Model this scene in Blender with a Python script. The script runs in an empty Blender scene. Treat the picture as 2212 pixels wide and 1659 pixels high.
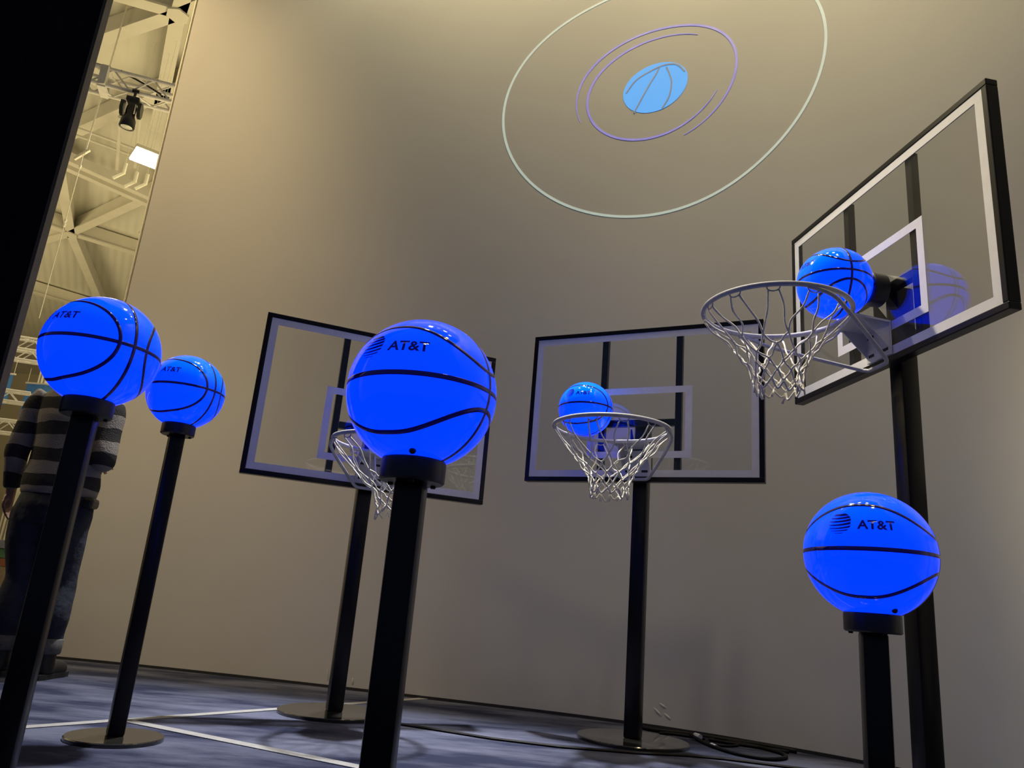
import bpy, bmesh, math, random
from mathutils import Vector, Matrix

random.seed(7)
S = bpy.context.scene
COL = S.collection
PI = math.pi

# ------------------------------------------------------------------ camera, world, lights, exposure
cd = bpy.data.cameras.new('camera')
cam = bpy.data.objects.new('camera', cd); COL.objects.link(cam)
X = Vector((0.99635, -0.02374, 0.08206)); U = Vector((-0.0854, -0.27701, 0.95707)); F = Vector((0.0, 0.96057, 0.27802))
cam.matrix_world = Matrix(((X.x, U.x, -F.x, 0.0), (X.y, U.y, -F.y, 0.0), (X.z, U.z, -F.z, 0.4964), (0, 0, 0, 1)))
cd.sensor_width = 36.0
cd.lens = 36.0 * 1661.9 / 2212.0
cd.clip_start = 0.05; cd.clip_end = 200
S.camera = cam

w = bpy.data.worlds.new('world'); S.world = w; w.use_nodes = True
bg = w.node_tree.nodes['Background']
bg.inputs[0].default_value = (0.45, 0.57, 1.0, 1); bg.inputs[1].default_value = 0.092

S.view_settings.view_transform = 'Standard'
S.view_settings.look = 'None'
S.view_settings.gamma = 1.0
S.view_settings.use_curve_mapping = False
S.view_settings.exposure = 0.0
S.cycles.use_denoising = True
S.cycles.max_bounces = 8
S.cycles.transparent_max_bounces = 16
S.cycles.sample_clamp_indirect = 6.0


def area(name, loc, target, size, power, color, spread=180, shape='DISK', size_y=None):
    d = bpy.data.lights.new(name, 'AREA'); d.shape = shape; d.size = size
    if size_y: d.size_y = size_y
    d.energy = power; d.color = color; d.spread = math.radians(spread)
    o = bpy.data.objects.new(name, d); COL.objects.link(o)
    o.location = loc
    o.rotation_euler = (Vector(target) - Vector(loc)).to_track_quat('-Z', 'Y').to_euler()
    return o


WARM = (1.0, 0.82, 0.45)


def spot(name, loc, target, power, color, angle, blend, radius):
    d = bpy.data.lights.new(name, 'SPOT'); d.energy = power; d.color = color
    d.spot_size = math.radians(angle); d.spot_blend = blend; d.shadow_soft_size = radius
    o = bpy.data.objects.new(name, d); COL.objects.link(o)
    o.location = loc
    o.rotation_euler = (Vector(target) - Vector(loc)).to_track_quat('-Z', 'Y').to_euler()
    return o


# rig lamps above the booth front (light the upper part of the screen wall)
area('rig_lamp_center', (0.7, 3.15, 6.0), (0.9, 4.1, 4.6), 0.30, 12, WARM, 140)
area('rig_lamp_right', (1.35, 1.7, 6.1), (2.1, 2.0, 4.4), 0.30, 12, WARM, 140)
for wx, wy, tx, ty, pw in ((-1.15, 3.70, -0.95, 4.5, 120), (0.15, 3.35, 0.45, 4.1, 110), (1.2, 2.55, 1.75, 3.15, 165), (1.25, 1.35, 2.1, 1.7, 260)):
    spot('wall_top_fill', (wx, wy, 5.75), (tx, ty, 4.35), pw, WARM, 112, 1.0, 0.12)  # added unseen spots, cones shaped to brighten only the wall's upper part
# hall lamp beyond the black panel, throwing warm light across the left end of the screen
spot('hall_lamp_left', (-4.3, 2.9, 7.2), (-2.85, 4.75, 3.7), 1650, (1.0, 0.72, 0.34), 42, 1.0, 0.4)
spot('low_left_fill', (-5.3, 4.1, 2.7), (-2.4, 4.7, 1.0), 285, (1.0, 0.80, 0.48), 44, 1.0, 0.3)  # extra unseen lamp, added to lift the screen's lower left
# added fill spot, unseen, brightening the right-hand hoop's board
spot('hoop_fill_spot', (-1.8, 3.85, 5.8), (1.2, 2.35, 1.85), 1500, (1.0, 0.86, 0.56), 19, 1.0, 0.12)
# hall lamp right over the wall: pool of light on the carpet with the wall's own shadow strip
area('hall_lamp_over_wall', (-0.5, 4.82, 9.2), (-0.3, 3.5, 0.0), 0.35, 80, (1.0, 0.99, 0.97), 34)
# hall lighting: wide upward fills added out of sight to brighten the roof
area('roof_fill', (-0.5, 18.0, 0.6), (-0.5, 18.0, 12.0), 11.0, 2500, (1.0, 0.81, 0.45), 180, 'RECTANGLE', 20.0)
area('roof_fill_left', (-25.0, 16.0, 0.6), (-25.0, 16.0, 12.0), 10.0, 2500, (1.0, 0.81, 0.45), 180, 'RECTANGLE', 18.0)
area('hall_downlight', (-10.0, 20.0, 11.0), (-11.0, 20.0, 0.0), 5.0, 300, (1.0, 0.84, 0.55))

# ------------------------------------------------------------------ helpers
def link(name, mesh, mats, parent=None):
    o = bpy.data.objects.new(name, mesh); COL.objects.link(o)
    for m in (mats if isinstance(mats, (list, tuple)) else [mats]):
        if m: mesh.materials.append(m)
    if parent: o.parent = parent
    return o


def obj(name, bm, mat, parent=None, smooth=False, angle=None):
    me = bpy.data.meshes.new(name)
    bmesh.ops.recalc_face_normals(bm, faces=bm.faces)
    bm.to_mesh(me); bm.free()
    if smooth:
        for p in me.polygons: p.use_smooth = True
        if angle: me.set_sharp_from_angle(angle=math.radians(angle))
    return link(name, me, mat, parent)


def thing(name, label, cat, loc=(0, 0, 0), rz=0.0, group=None):
    o = bpy.data.objects.new(name, None); COL.objects.link(o)
    o.empty_display_size = 0.1
    o.location = loc; o.rotation_euler = (0, 0, rz)
    return tag(o, label, cat, group)


def tag(o, label, cat, group=None):
    o['label'] = label; o['category'] = cat
    if group: o['group'] = group
    return o


def struct(name, bm, mat, parent=None, smooth=False, angle=None):
    o = obj(name, bm, mat, parent, smooth, angle); o['kind'] = 'structure'; return o


def box(bm, c, s, rz=0.0, bevel=0.0, mat4=None):
    r = bmesh.ops.create_cube(bm, size=1.0)
    vs = r['verts']
    M = Matrix.Translation(Vector(c)) @ (mat4 or Matrix.Rotation(rz, 4, 'Z')) @ Matrix.Diagonal((s[0], s[1], s[2], 1))
    bmesh.ops.transform(bm, matrix=M, verts=vs)
    if bevel:
        es = list({e for v in vs for e in v.link_edges})
        bmesh.ops.bevel(bm, geom=es, offset=bevel, segments=2, affect='EDGES', profile=0.5)
    return vs


def bar(bm, a, b, wd, ht=None, bevel=0.0):
    a, b = Vector(a), Vector(b); d = b - a; L = d.length
    q = d.to_track_quat('Y', 'Z').to_matrix().to_4x4()
    box(bm, (a + b) / 2, (wd, L, ht or wd), mat4=q, bevel=bevel)


def tube(bm, pts, r, n=6, closed=False, cap=True):
    pts = [Vector(p) for p in pts]; m = len(pts); rings = []
    up = None
    for i, p in enumerate(pts):
        if closed: t = pts[(i + 1) % m] - pts[i - 1]
        else: t = pts[min(i + 1, m - 1)] - pts[max(i - 1, 0)]
        t.normalize()
        if up is None:
            up = t.orthogonal().normalized()
        else:
            up = (up - t * up.dot(t))
            if up.length < 1e-6: up = t.orthogonal()
            up.normalize()
        s = t.cross(up)
        rr = r[i] if isinstance(r, (list, tuple)) else r
        rings.append([bm.verts.new(p + (up * math.cos(2 * PI * k / n) + s * math.sin(2 * PI * k / n)) * rr) for k in range(n)])
    for i in range(m if closed else m - 1):
        A, B = rings[i], rings[(i + 1) % m]
        off = 0
        if closed and i == m - 1:
            off = min(range(n), key=lambda k: (A[0].co - B[k].co).length)
        for k in range(n):
            bm.faces.new((A[k], A[(k + 1) % n], B[(k + 1 + off) % n], B[(k + off) % n]))
    if cap and not closed:
        bm.faces.new(rings[0]); bm.faces.new(rings[-1])


def lathe(bm, prof, n=40, M=None):
    rings = []
    for r, z in prof:
        if r < 1e-6: rings.append([bm.verts.new((0, 0, z))])
        else: rings.append([bm.verts.new((r * math.cos(2 * PI * k / n), r * math.sin(2 * PI * k / n), z)) for k in range(n)])
    for A, B in zip(rings, rings[1:]):
        for k in range(n):
            j = (k + 1) % n
            if len(A) == 1 and len(B) == 1: continue
            if len(A) == 1: bm.faces.new((A[0], B[j], B[k]))
            elif len(B) == 1: bm.faces.new((A[k], A[j], B[0]))
            else: bm.faces.new((A[k], A[j], B[j], B[k]))
    if M is not None: bmesh.ops.transform(bm, matrix=M, verts=[v for r in rings for v in r])


def catmull(P, n=12):
    P = [Vector(p) for p in P]
    P = [2 * P[0] - P[1]] + P + [2 * P[-1] - P[-2]]; o = []
    for i in range(1, len(P) - 2):
        for k in range(n):
            t = k / n; a, b, c, d = P[i - 1:i + 3]
            o.append(.5 * ((2 * b) + (c - a) * t + (2 * a - 5 * b + 4 * c - d) * t * t + (3 * b - a - 3 * c + d) * t ** 3))
    o.append(P[-2]); return o


# ------------------------------------------------------------------ materials
def mat(name, color, rough=0.5, metal=0.0, noise=None, bump=None, emit=None, coat=0.0, spec=0.5):
    """principled material; noise=(scale, amount) varies the colour a little, bump=(scale, strength)"""
    m = bpy.data.materials.new(name); m.use_nodes = True
    nt = m.node_tree; b = nt.nodes['Principled BSDF']
    b.inputs['Base Color'].default_value = (*color, 1)
    b.inputs['Roughness'].default_value = rough
    b.inputs['Metallic'].default_value = metal
    b.inputs['Specular IOR Level'].default_value = spec
    b.inputs['Coat Weight'].default_value = coat
    b.inputs['Coat Roughness'].default_value = 0.04
    tc = nt.nodes.new('ShaderNodeTexCoord')
    if noise:
        n = nt.nodes.new('ShaderNodeTexNoise'); n.inputs['Scale'].default_value = noise[0]; n.inputs['Detail'].default_value = 5
        nt.links.new(tc.outputs['Object'], n.inputs['Vector'])
        r = nt.nodes.new('ShaderNodeMapRange'); r.inputs['From Min'].default_value = .3; r.inputs['From Max'].default_value = .7
        r.inputs['To Min'].default_value = 1 - noise[1]; r.inputs['To Max'].default_value = 1 + noise[1]
        nt.links.new(n.outputs['Fac'], r.inputs['Value'])
        h = nt.nodes.new('ShaderNodeHueSaturation'); h.inputs['Color'].default_value = (*color, 1)
        nt.links.new(r.outputs[0], h.inputs['Value']); nt.links.new(h.outputs[0], b.inputs['Base Color'])
    if bump:
        n = nt.nodes.new('ShaderNodeTexNoise'); n.inputs['Scale'].default_value = bump[0]; n.inputs['Detail'].default_value = 6
        nt.links.new(tc.outputs['Object'], n.inputs['Vector'])
        bp = nt.nodes.new('ShaderNodeBump'); bp.inputs['Strength'].default_value = bump[1]; bp.inputs['Distance'].default_value = 0.02
        nt.links.new(n.outputs['Fac'], bp.inputs['Height']); nt.links.new(bp.outputs[0], b.inputs['Normal'])
    if emit:
        b.inputs['Emission Color'].default_value = (*emit[0], 1); b.inputs['Emission Strength'].default_value = emit[1]
    return m


def glass_mat():
    m = bpy.data.materials.new('clear_acrylic'); m.use_nodes = True
    nt = m.node_tree; nt.nodes.clear()
    out = nt.nodes.new('ShaderNodeOutputMaterial'); mix = nt.nodes.new('ShaderNodeMixShader')
    tr = nt.nodes.new('ShaderNodeBsdfTransparent'); gl = nt.nodes.new('ShaderNodeBsdfGlossy')
    tr.inputs[0].default_value = (0.94, 0.95, 0.95, 1); gl.inputs['Roughness'].default_value = 0.02
    lw = nt.nodes.new('ShaderNodeLayerWeight'); lw.inputs['Blend'].default_value = 0.5
    p = nt.nodes.new('ShaderNodeMath'); p.operation = 'POWER'; p.inputs[1].default_value = 4.0
    a = nt.nodes.new('ShaderNodeMath'); a.operation = 'MULTIPLY_ADD'; a.inputs[1].default_value = 0.9; a.inputs[2].default_value = 0.05
    nt.links.new(lw.outputs['Facing'], p.inputs[0]); nt.links.new(p.outputs[0], a.inputs[0])
    nt.links.new(a.outputs[0], mix.inputs[0]); nt.links.new(tr.outputs[0], mix.inputs[1]); nt.links.new(gl.outputs[0], mix.inputs[2])
    nt.links.new(mix.outputs[0], out.inputs[0])
    return m


def carpet_mat():
    m = mat('blue_carpet', (0.04, 0.055, 0.14), 0.95, bump=(420, 0.6), spec=0.1)
    nt = m.node_tree; b = nt.nodes['Principled BSDF']
    tc = nt.nodes.new('ShaderNodeTexCoord')
    mp = nt.nodes.new('ShaderNodeMapping'); mp.inputs['Scale'].default_value = (0.55, 1.6, 1); mp.inputs['Rotation'].default_value = (0, 0, 0.4)
    n = nt.nodes.new('ShaderNodeTexNoise'); n.inputs['Scale'].default_value = 2.6; n.inputs['Detail'].default_value = 7; n.inputs['Roughness'].default_value = 0.62
    cr = nt.nodes.new('ShaderNodeValToRGB')
    cr.color_ramp.elements[0].position = 0.40; cr.color_ramp.elements[0].color = (0.026, 0.031, 0.066, 1)
    cr.color_ramp.elements[1].position = 0.62; cr.color_ramp.elements[1].color = (0.122, 0.132, 0.198, 1)
    nt.links.new(tc.outputs['Object'], mp.inputs[0]); nt.links.new(mp.outputs[0], n.inputs['Vector'])
    nt.links.new(n.outputs['Fac'], cr.inputs[0]); nt.links.new(cr.outputs[0], b.inputs['Base Color'])
    return m


def stripe_mat():
    m = mat('striped_knit', (0.2, 0.2, 0.2), 0.95, bump=(160, 0.35), spec=0.15)
    nt = m.node_tree; b = nt.nodes['Principled BSDF']
    tc = nt.nodes.new('ShaderNodeTexCoord'); sp = nt.nodes.new('ShaderNodeSeparateXYZ')
    n = nt.nodes.new('ShaderNodeTexNoise'); n.inputs['Scale'].default_value = 5
    ad = nt.nodes.new('ShaderNodeMath'); ad.operation = 'MULTIPLY_ADD'; ad.inputs[1].default_value = 0.05
    fr = nt.nodes.new('ShaderNodeMath'); fr.operation = 'MULTIPLY'; fr.inputs[1].default_value = 1 / 0.128
    f2 = nt.nodes.new('ShaderNodeMath'); f2.operation = 'FRACT'
    cr = nt.nodes.new('ShaderNodeValToRGB'); cr.color_ramp.interpolation = 'CONSTANT'
    e = cr.color_ramp.elements
    e[0].position = 0.0; e[0].color = (0.040, 0.040, 0.042, 1)
    e[1].position = 0.5; e[1].color = (0.27, 0.255, 0.24, 1)
    nt.links.new(tc.outputs['Object'], sp.inputs[0]); nt.links.new(tc.outputs['Object'], n.inputs['Vector'])
    nt.links.new(n.outputs['Fac'], ad.inputs[0]); nt.links.new(sp.outputs['Z'], ad.inputs[2])
    nt.links.new(ad.outputs[0], fr.inputs[0]); nt.links.new(fr.outputs[0], f2.inputs[0])
    nt.links.new(f2.outputs[0], cr.inputs[0]); nt.links.new(cr.outputs[0], b.inputs['Base Color'])
    return m


def deck_mat():
    m = mat('roof_deck_paint', (0.62, 0.60, 0.50), 0.7, noise=(0.4, 0.05))
    nt = m.node_tree; b = nt.nodes['Principled BSDF']
    tc = nt.nodes.new('ShaderNodeTexCoord')
    mp = nt.nodes.new('ShaderNodeMapping'); mp.inputs['Rotation'].default_value = (0, 0, math.radians(-27))
    wv = nt.nodes.new('ShaderNodeTexWave'); wv.inputs['Scale'].default_value = 1.1
    bp = nt.nodes.new('ShaderNodeBump'); bp.inputs['Strength'].default_value = 0.35; bp.inputs['Distance'].default_value = 0.05
    nt.links.new(tc.outputs['Object'], mp.inputs[0]); nt.links.new(mp.outputs[0], wv.inputs['Vector'])
    nt.links.new(wv.outputs['Fac'], bp.inputs['Height']); nt.links.new(bp.outputs[0], b.inputs['Normal'])
    return m


M_screen = mat('screen_fabric', (0.50, 0.50, 0.495), 0.95, noise=(1.3, 0.025), bump=(2.2, 0.10), spec=0.1)
M_carpet = carpet_mat()
M_line = mat('floor_tape', (0.24, 0.24, 0.245), 0.6, noise=(30, 0.12))
M_dark = mat('dark_kerb', (0.012, 0.012, 0.016), 0.6, noise=(40, 0.3))
M_panel = mat('black_drape', (0.006, 0.006, 0.007), 0.9, noise=(60, 0.5), spec=0.1)
M_edge = mat('grey_panel_edge', (0.085, 0.066, 0.036), 0.8, noise=(20, 0.1))
M_trim = mat('pale_edge_trim', (0.75, 0.70, 0.55), 0.6, noise=(20, 0.05))
M_black = mat('black_powder_coat', (0.005, 0.005, 0.006), 0.28, noise=(90, 0.2), spec=0.28)
M_plate = mat('black_gloss_plate', (0.02, 0.019, 0.016), 0.10, noise=(30, 0.2), coat=0.6)
M_collar = mat('black_collar_plastic', (0.007, 0.007, 0.008), 0.35, noise=(90, 0.2))
M_ball = mat('lit_blue_globe', (0.0, 0.16, 0.75), 0.05, emit=((0.0, 0.021, 1.0), 2.1), noise=(3, 0.02), spec=0.25)
M_seam = mat('navy_seam_print', (0.002, 0.002, 0.012), 0.08, emit=((0.02, 0.0, 1.0), 0.035), coat=0.4, noise=(40, 0.1))
M_print = mat('navy_logo_print', (0.003, 0.004, 0.02), 0.12, emit=((0.01, 0.01, 1.0), 0.06), noise=(40, 0.1))
M_glass = glass_mat()
M_tape = mat('white_board_tape', (0.62, 0.62, 0.64), 0.55, noise=(25, 0.04))
M_rim = mat('white_rim_paint', (0.46, 0.46, 0.48), 0.6, noise=(60, 0.08), spec=0.3)
M_net = mat('white_net_cord', (0.72, 0.69, 0.60), 0.85, noise=(80, 0.15))
M_steel = mat('bracket_white_paint', (0.52, 0.52, 0.55), 0.45, noise=(40, 0.06))
M_slot = mat('dark_slot', (0.01, 0.01, 0.012), 0.6, noise=(50, 0.2))
M_alu = mat('aluminium_truss', (0.66, 0.64, 0.58), 0.4, noise=(20, 0.08))
M_deck = deck_mat()
M_beam = mat('cream_roof_steel', (0.64, 0.61, 0.50), 0.6, noise=(2, 0.05))
M_lum = mat('luminaire_diffuser', (0.9, 0.9, 0.85), 0.5, emit=((1.0, 0.88, 0.55), 22.0), noise=(9, 0.02))
M_rod = mat('lit_white_rod', (0.85, 0.82, 0.65), 0.4, noise=(20, 0.05))
M_lampb = mat('stage_lamp_black', (0.012, 0.012, 0.012), 0.4, noise=(60, 0.3))
M_lens = mat('stage_lamp_lens', (0.55, 0.55, 0.48), 0.1, coat=0.6, noise=(30, 0.1))
M_blue = mat('blue_banner_cloth', (0.06, 0.22, 0.58), 0.8, noise=(3, 0.1))
M_hallwall = mat('hall_wall_paint', (0.50, 0.45, 0.32), 0.8, noise=(0.5, 0.08))
M_hallfloor = mat('hall_concrete', (0.30, 0.28, 0.24), 0.7, noise=(1.5, 0.15))
M_knit = stripe_mat()
M_denim = mat('dark_denim', (0.013, 0.019, 0.038), 0.9, noise=(14, 0.4), bump=(22, 0.35))
M_cuff = mat('pale_denim_cuff', (0.10, 0.10, 0.105), 0.9, noise=(60, 0.25))
M_boot = mat('black_boot_leather', (0.010, 0.009, 0.009), 0.45, noise=(40, 0.3))
M_skin = mat('skin', (0.42, 0.25, 0.17), 0.55, noise=(20, 0.06))
M_hair = mat('dark_brown_hair', (0.022, 0.014, 0.009), 0.5, noise=(90, 0.4), bump=(140, 0.6))
M_cable = mat('black_cable', (0.006, 0.006, 0.008), 0.6, noise=(50, 0.2), spec=0.15)
M_pale = mat('pale_blue_grey', (0.45, 0.47, 0.60), 0.5, noise=(50, 0.1))
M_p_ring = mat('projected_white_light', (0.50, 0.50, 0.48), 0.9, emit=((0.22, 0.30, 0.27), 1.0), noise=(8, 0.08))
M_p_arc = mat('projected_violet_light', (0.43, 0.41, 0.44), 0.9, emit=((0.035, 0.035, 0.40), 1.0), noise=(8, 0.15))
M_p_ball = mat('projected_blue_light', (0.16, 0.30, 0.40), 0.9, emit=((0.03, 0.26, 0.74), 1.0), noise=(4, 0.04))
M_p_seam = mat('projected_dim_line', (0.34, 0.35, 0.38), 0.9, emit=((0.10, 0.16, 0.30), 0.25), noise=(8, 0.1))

# ------------------------------------------------------------------ setting
bm = bmesh.new(); box(bm, (0.0, 2.2, -0.03), (9.0, 6.4, 0.06))
floor = struct('floor', bm, M_carpet)
bm = bmesh.new(); box(bm, (-12, 23.2, -0.10), (60, 50.4, 0.06))
struct('floor_hall', bm, M_hallfloor)


def strip(bm, a, b, wd, z):
    a, b = Vector(a), Vector(b); d = (b - a).normalized(); s = Vector((-d.y, d.x)) * wd / 2
    lo = [bm.verts.new((p.x, p.y, 0.0)) for p in (a + s, a - s, b - s, b + s)]
    hi = [bm.verts.new((p.x, p.y, z)) for p in (a + s, a - s, b - s, b + s)]
    bm.faces.new(hi)
    for k in range(4): bm.faces.new((lo[k], lo[(k + 1) % 4], hi[(k + 1) % 4], hi[k]))


for a, b in (((-0.315, 4.352), (-2.15, 1.72)), ((-1.262, 2.978), (0.75, 2.005))):
    bm = bmesh.new(); strip(bm, a, b, 0.047, 0.003); obj('court_line', bm, M_line, floor)
bm = bmesh.new()
tube(bm, [(x_, y_, 0.004) for x_, y_ in ((-0.33, 3.40), (-0.149, 3.323), (0.035, 3.241), (0.30, 3.185), (0.60, 3.195), (0.80, 3.235), (0.94, 3.23), (1.08, 3.195), (1.35, 3.12))], 0.007, 6)
tag(obj('floor_cable', bm, M_cable), 'thin dark cable lying across the lit carpet in front of the middle hoop base', 'cable')

WALL = catmull([(-2.56, 4.745), (-2.2, 4.715), (-1.7, 4.645), (-1.0, 4.505), (-.4, 4.36), (.25, 4.19), (.7, 4.03), (1.0, 3.875), (1.27, 3.68),
                (1.57, 3.42), (1.83, 3.08), (2.0, 2.65), (2.08, 2.1), (2.1, 1.2), (2.1, 0.2)], 10)
ARC = [0.0]
for i in range(1, len(WALL)): ARC.append(ARC[-1] + (WALL[i] - WALL[i - 1]).length)


def wall_at(s):
    """point and outward (viewer side) normal of the screen at arc length s, measured from x = -2.62"""
    s = s - 0.0595
    for i in range(len(WALL) - 1):
        if s <= ARC[i + 1] or i == len(WALL) - 2:
            t = (s - ARC[i]) / (ARC[i + 1] - ARC[i]); p = WALL[i].lerp(WALL[i + 1], t)
            d = (WALL[i + 1] - WALL[i]).normalized(); return p, Vector((d.y, -d.x))


WALL_H, WALL_Z0 = 5.6, 0.014


def ribbon(bm, path, thick, z0, z1):
    """solid upright band: its front follows the path, its back is `thick` behind"""
    rows = []
    for i, p in enumerate(path):
        d = (path[min(i + 1, len(path) - 1)] - path[max(i - 1, 0)]).normalized(); n = Vector((-d.y, d.x)) * thick
        q = p + n
        rows.append([bm.verts.new((p.x, p.y, z0)), bm.verts.new((p.x, p.y, z1)), bm.verts.new((q.x, q.y, z1)), bm.verts.new((q.x, q.y, z0))])
    for A, B in zip(rows, rows[1:]):
        for k in range(4): bm.faces.new((A[k], A[(k + 1) % 4], B[(k + 1) % 4], B[k]))
    bm.faces.new(rows[0]); bm.faces.new(rows[-1])


bm = bmesh.new(); ribbon(bm, WALL, 0.05, WALL_Z0, WALL_H)
wall = struct('wall_back', bm, M_screen, smooth=True, angle=40)
bm = bmesh.new(); ribbon(bm, [p + Vector((0, 0.0)) for p in WALL], 0.04, 0.0, WALL_Z0 + 0.001)
struct('baseboard_back', bm, M_dark, smooth=True, angle=40)
bm = bmesh.new(); box(bm, (-2.573, 4.768, WALL_H / 2), (0.008, 0.056, WALL_H), bevel=0.002)
struct('trim_1', bm, M_trim)
# small puckers where the fabric is pulled at its foot
for s_, z_, l_, a_ in ((3.575, 0.090, 0.055, -0.5), (3.55, 0.060, 0.075, -0.7), (3.60, 0.045, 0.060, -0.6), (1.78, 0.05, 0.09, 1.8), (1.93, 0.03, 0.05, 1.7)):
    bm = bmesh.new(); P = []
    for k in range(7):
        t = k / 6 - 0.5; p, n = wall_at(s_ + l_ * t * math.cos(a_))
        P.append((p.x - n.x * 0.005, p.y - n.y * 0.005, WALL_Z0 + z_ + l_ * t * math.sin(a_)))
    tube(bm, P, [0.003, 0.006, 0.0075, 0.008, 0.0075, 0.006, 0.003], 8)
    obj('fabric_crease', bm, M_screen, wall, smooth=True)

# black side panel at the left
bm = bmesh.new(); box(bm, (-3.59, 2.340, 2.9), (4.0, 0.030, 5.8))
side = struct('wall_left', bm, M_panel)
bm = bmesh.new(); box(bm, (-1.584, 2.340, 2.9), (0.012, 0.034, 5.8))
obj('edge_strip', bm, M_edge, side)

# ------------------------------------------------------------------ projected graphic: projector light built as thin glowing shapes on the screen
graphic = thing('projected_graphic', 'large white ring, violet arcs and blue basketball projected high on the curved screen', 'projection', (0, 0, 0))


def on_wall(s, z, lift):
    p, n = wall_at(s); return Vector((p.x + n.x * lift, p.y + n.y * lift, z))


def ell(cx, cz, a, b, rot, t):
    u, v = a * math.cos(t), b * math.sin(t)
    return cx + u * math.cos(rot) - v * math.sin(rot), cz + u * math.sin(rot) + v * math.cos(rot)


def wall_band(name, pts, wd, m, lift, parent):
    bm = bmesh.new(); n = len(pts); rows = []
    for i, (s, z) in enumerate(pts):
        a, b = pts[max(i - 1, 0)], pts[min(i + 1, n - 1)]
        ds, dz = b[0] - a[0], b[1] - a[1]; L = math.hypot(ds, dz) or 1
        h = wd(i / (n - 1)) / 2
        os_, oz = -dz / L * h, ds / L * h
        rows.append([bm.verts.new(on_wall(s + os_, z + oz, lift)), bm.verts.new(on_wall(s - os_, z - oz, lift)),
                     bm.verts.new(on_wall(s - os_, z - oz, 0.0005)), bm.verts.new(on_wall(s + os_, z + oz, 0.0005))])
    for A, B in zip(rows, rows[1:]):
        for k in range(4): bm.faces.new((A[k], A[(k + 1) % 4], B[(k + 1) % 4], B[k]))
    bm.faces.new(rows[0]); bm.faces.new(rows[-1])
    return obj(name, bm, m, parent)


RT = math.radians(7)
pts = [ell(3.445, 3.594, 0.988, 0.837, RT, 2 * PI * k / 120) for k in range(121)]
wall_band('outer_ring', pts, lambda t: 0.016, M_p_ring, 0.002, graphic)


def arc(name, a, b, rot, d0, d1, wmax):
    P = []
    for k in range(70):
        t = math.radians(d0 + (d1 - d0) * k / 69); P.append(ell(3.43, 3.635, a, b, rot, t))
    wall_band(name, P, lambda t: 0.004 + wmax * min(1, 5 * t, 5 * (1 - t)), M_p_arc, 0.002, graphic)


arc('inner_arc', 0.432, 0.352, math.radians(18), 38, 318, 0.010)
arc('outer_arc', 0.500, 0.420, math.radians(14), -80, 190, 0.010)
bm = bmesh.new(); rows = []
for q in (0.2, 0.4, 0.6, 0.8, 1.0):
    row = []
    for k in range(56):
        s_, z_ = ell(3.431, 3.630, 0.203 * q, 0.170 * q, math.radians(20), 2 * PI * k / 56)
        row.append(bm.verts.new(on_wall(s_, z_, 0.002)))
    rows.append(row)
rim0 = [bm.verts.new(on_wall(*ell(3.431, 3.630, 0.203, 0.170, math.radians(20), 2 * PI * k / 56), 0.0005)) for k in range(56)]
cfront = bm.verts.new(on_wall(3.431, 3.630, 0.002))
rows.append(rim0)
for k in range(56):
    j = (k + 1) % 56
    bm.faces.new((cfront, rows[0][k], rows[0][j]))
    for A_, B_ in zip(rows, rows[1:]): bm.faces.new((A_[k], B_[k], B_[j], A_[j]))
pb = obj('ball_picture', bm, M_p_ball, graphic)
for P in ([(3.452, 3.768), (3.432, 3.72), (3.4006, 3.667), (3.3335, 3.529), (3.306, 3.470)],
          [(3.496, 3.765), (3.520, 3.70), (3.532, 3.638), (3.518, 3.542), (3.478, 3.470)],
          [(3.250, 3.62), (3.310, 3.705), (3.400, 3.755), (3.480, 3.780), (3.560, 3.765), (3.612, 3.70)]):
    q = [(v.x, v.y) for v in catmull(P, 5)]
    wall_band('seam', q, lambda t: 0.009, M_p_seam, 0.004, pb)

# ------------------------------------------------------------------ the lit basketballs
def sph(az, lat, R):
    """front of a ball looks along -y; az to the right, lat up"""
    return Vector((math.sin(az) * math.cos(lat), -math.cos(az) * math.cos(lat), math.sin(lat))) * R


def seam_ribbon(R, path, wd):
    bm = bmesh.new(); n = len(path); rows = []
    for i, p in enumerate(path):
        t = (path[(i + 1) % n] - path[i - 1]).normalized(); s = t.cross(p).normalized() * wd / 2
        rows.append([bm.verts.new((p * R + s * k).normalized() * (R * f)) for k, f in ((-1, 0.9995), (-0.8, 1.004), (0.8, 1.004), (1, 0.9995))])
    for i in range(n):
        A, B = rows[i], rows[(i + 1) % n]
        for k in range(3): bm.faces.new((A[k], B[k], B[k + 1], A[k + 1]))
    return bm


def loop_path(axis, flip, n=96):
    """oval seam round +-axis ('x' or 'z'); wide towards y, narrow across"""
    out = []
    for k in range(n):
        t = 2 * PI * k / n
        th = math.radians(46 + 29 * abs(math.cos(t)) ** 2.6)
        a, b, c = math.cos(th), math.sin(th) * math.cos(t), math.sin(th) * math.sin(t)
        if axis == 'front': out.append(Vector((b, -a * flip, c)))      # round the logo face
        else: out.append(Vector((b, c, a * flip)))                      # round the top / bottom
    return out


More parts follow.
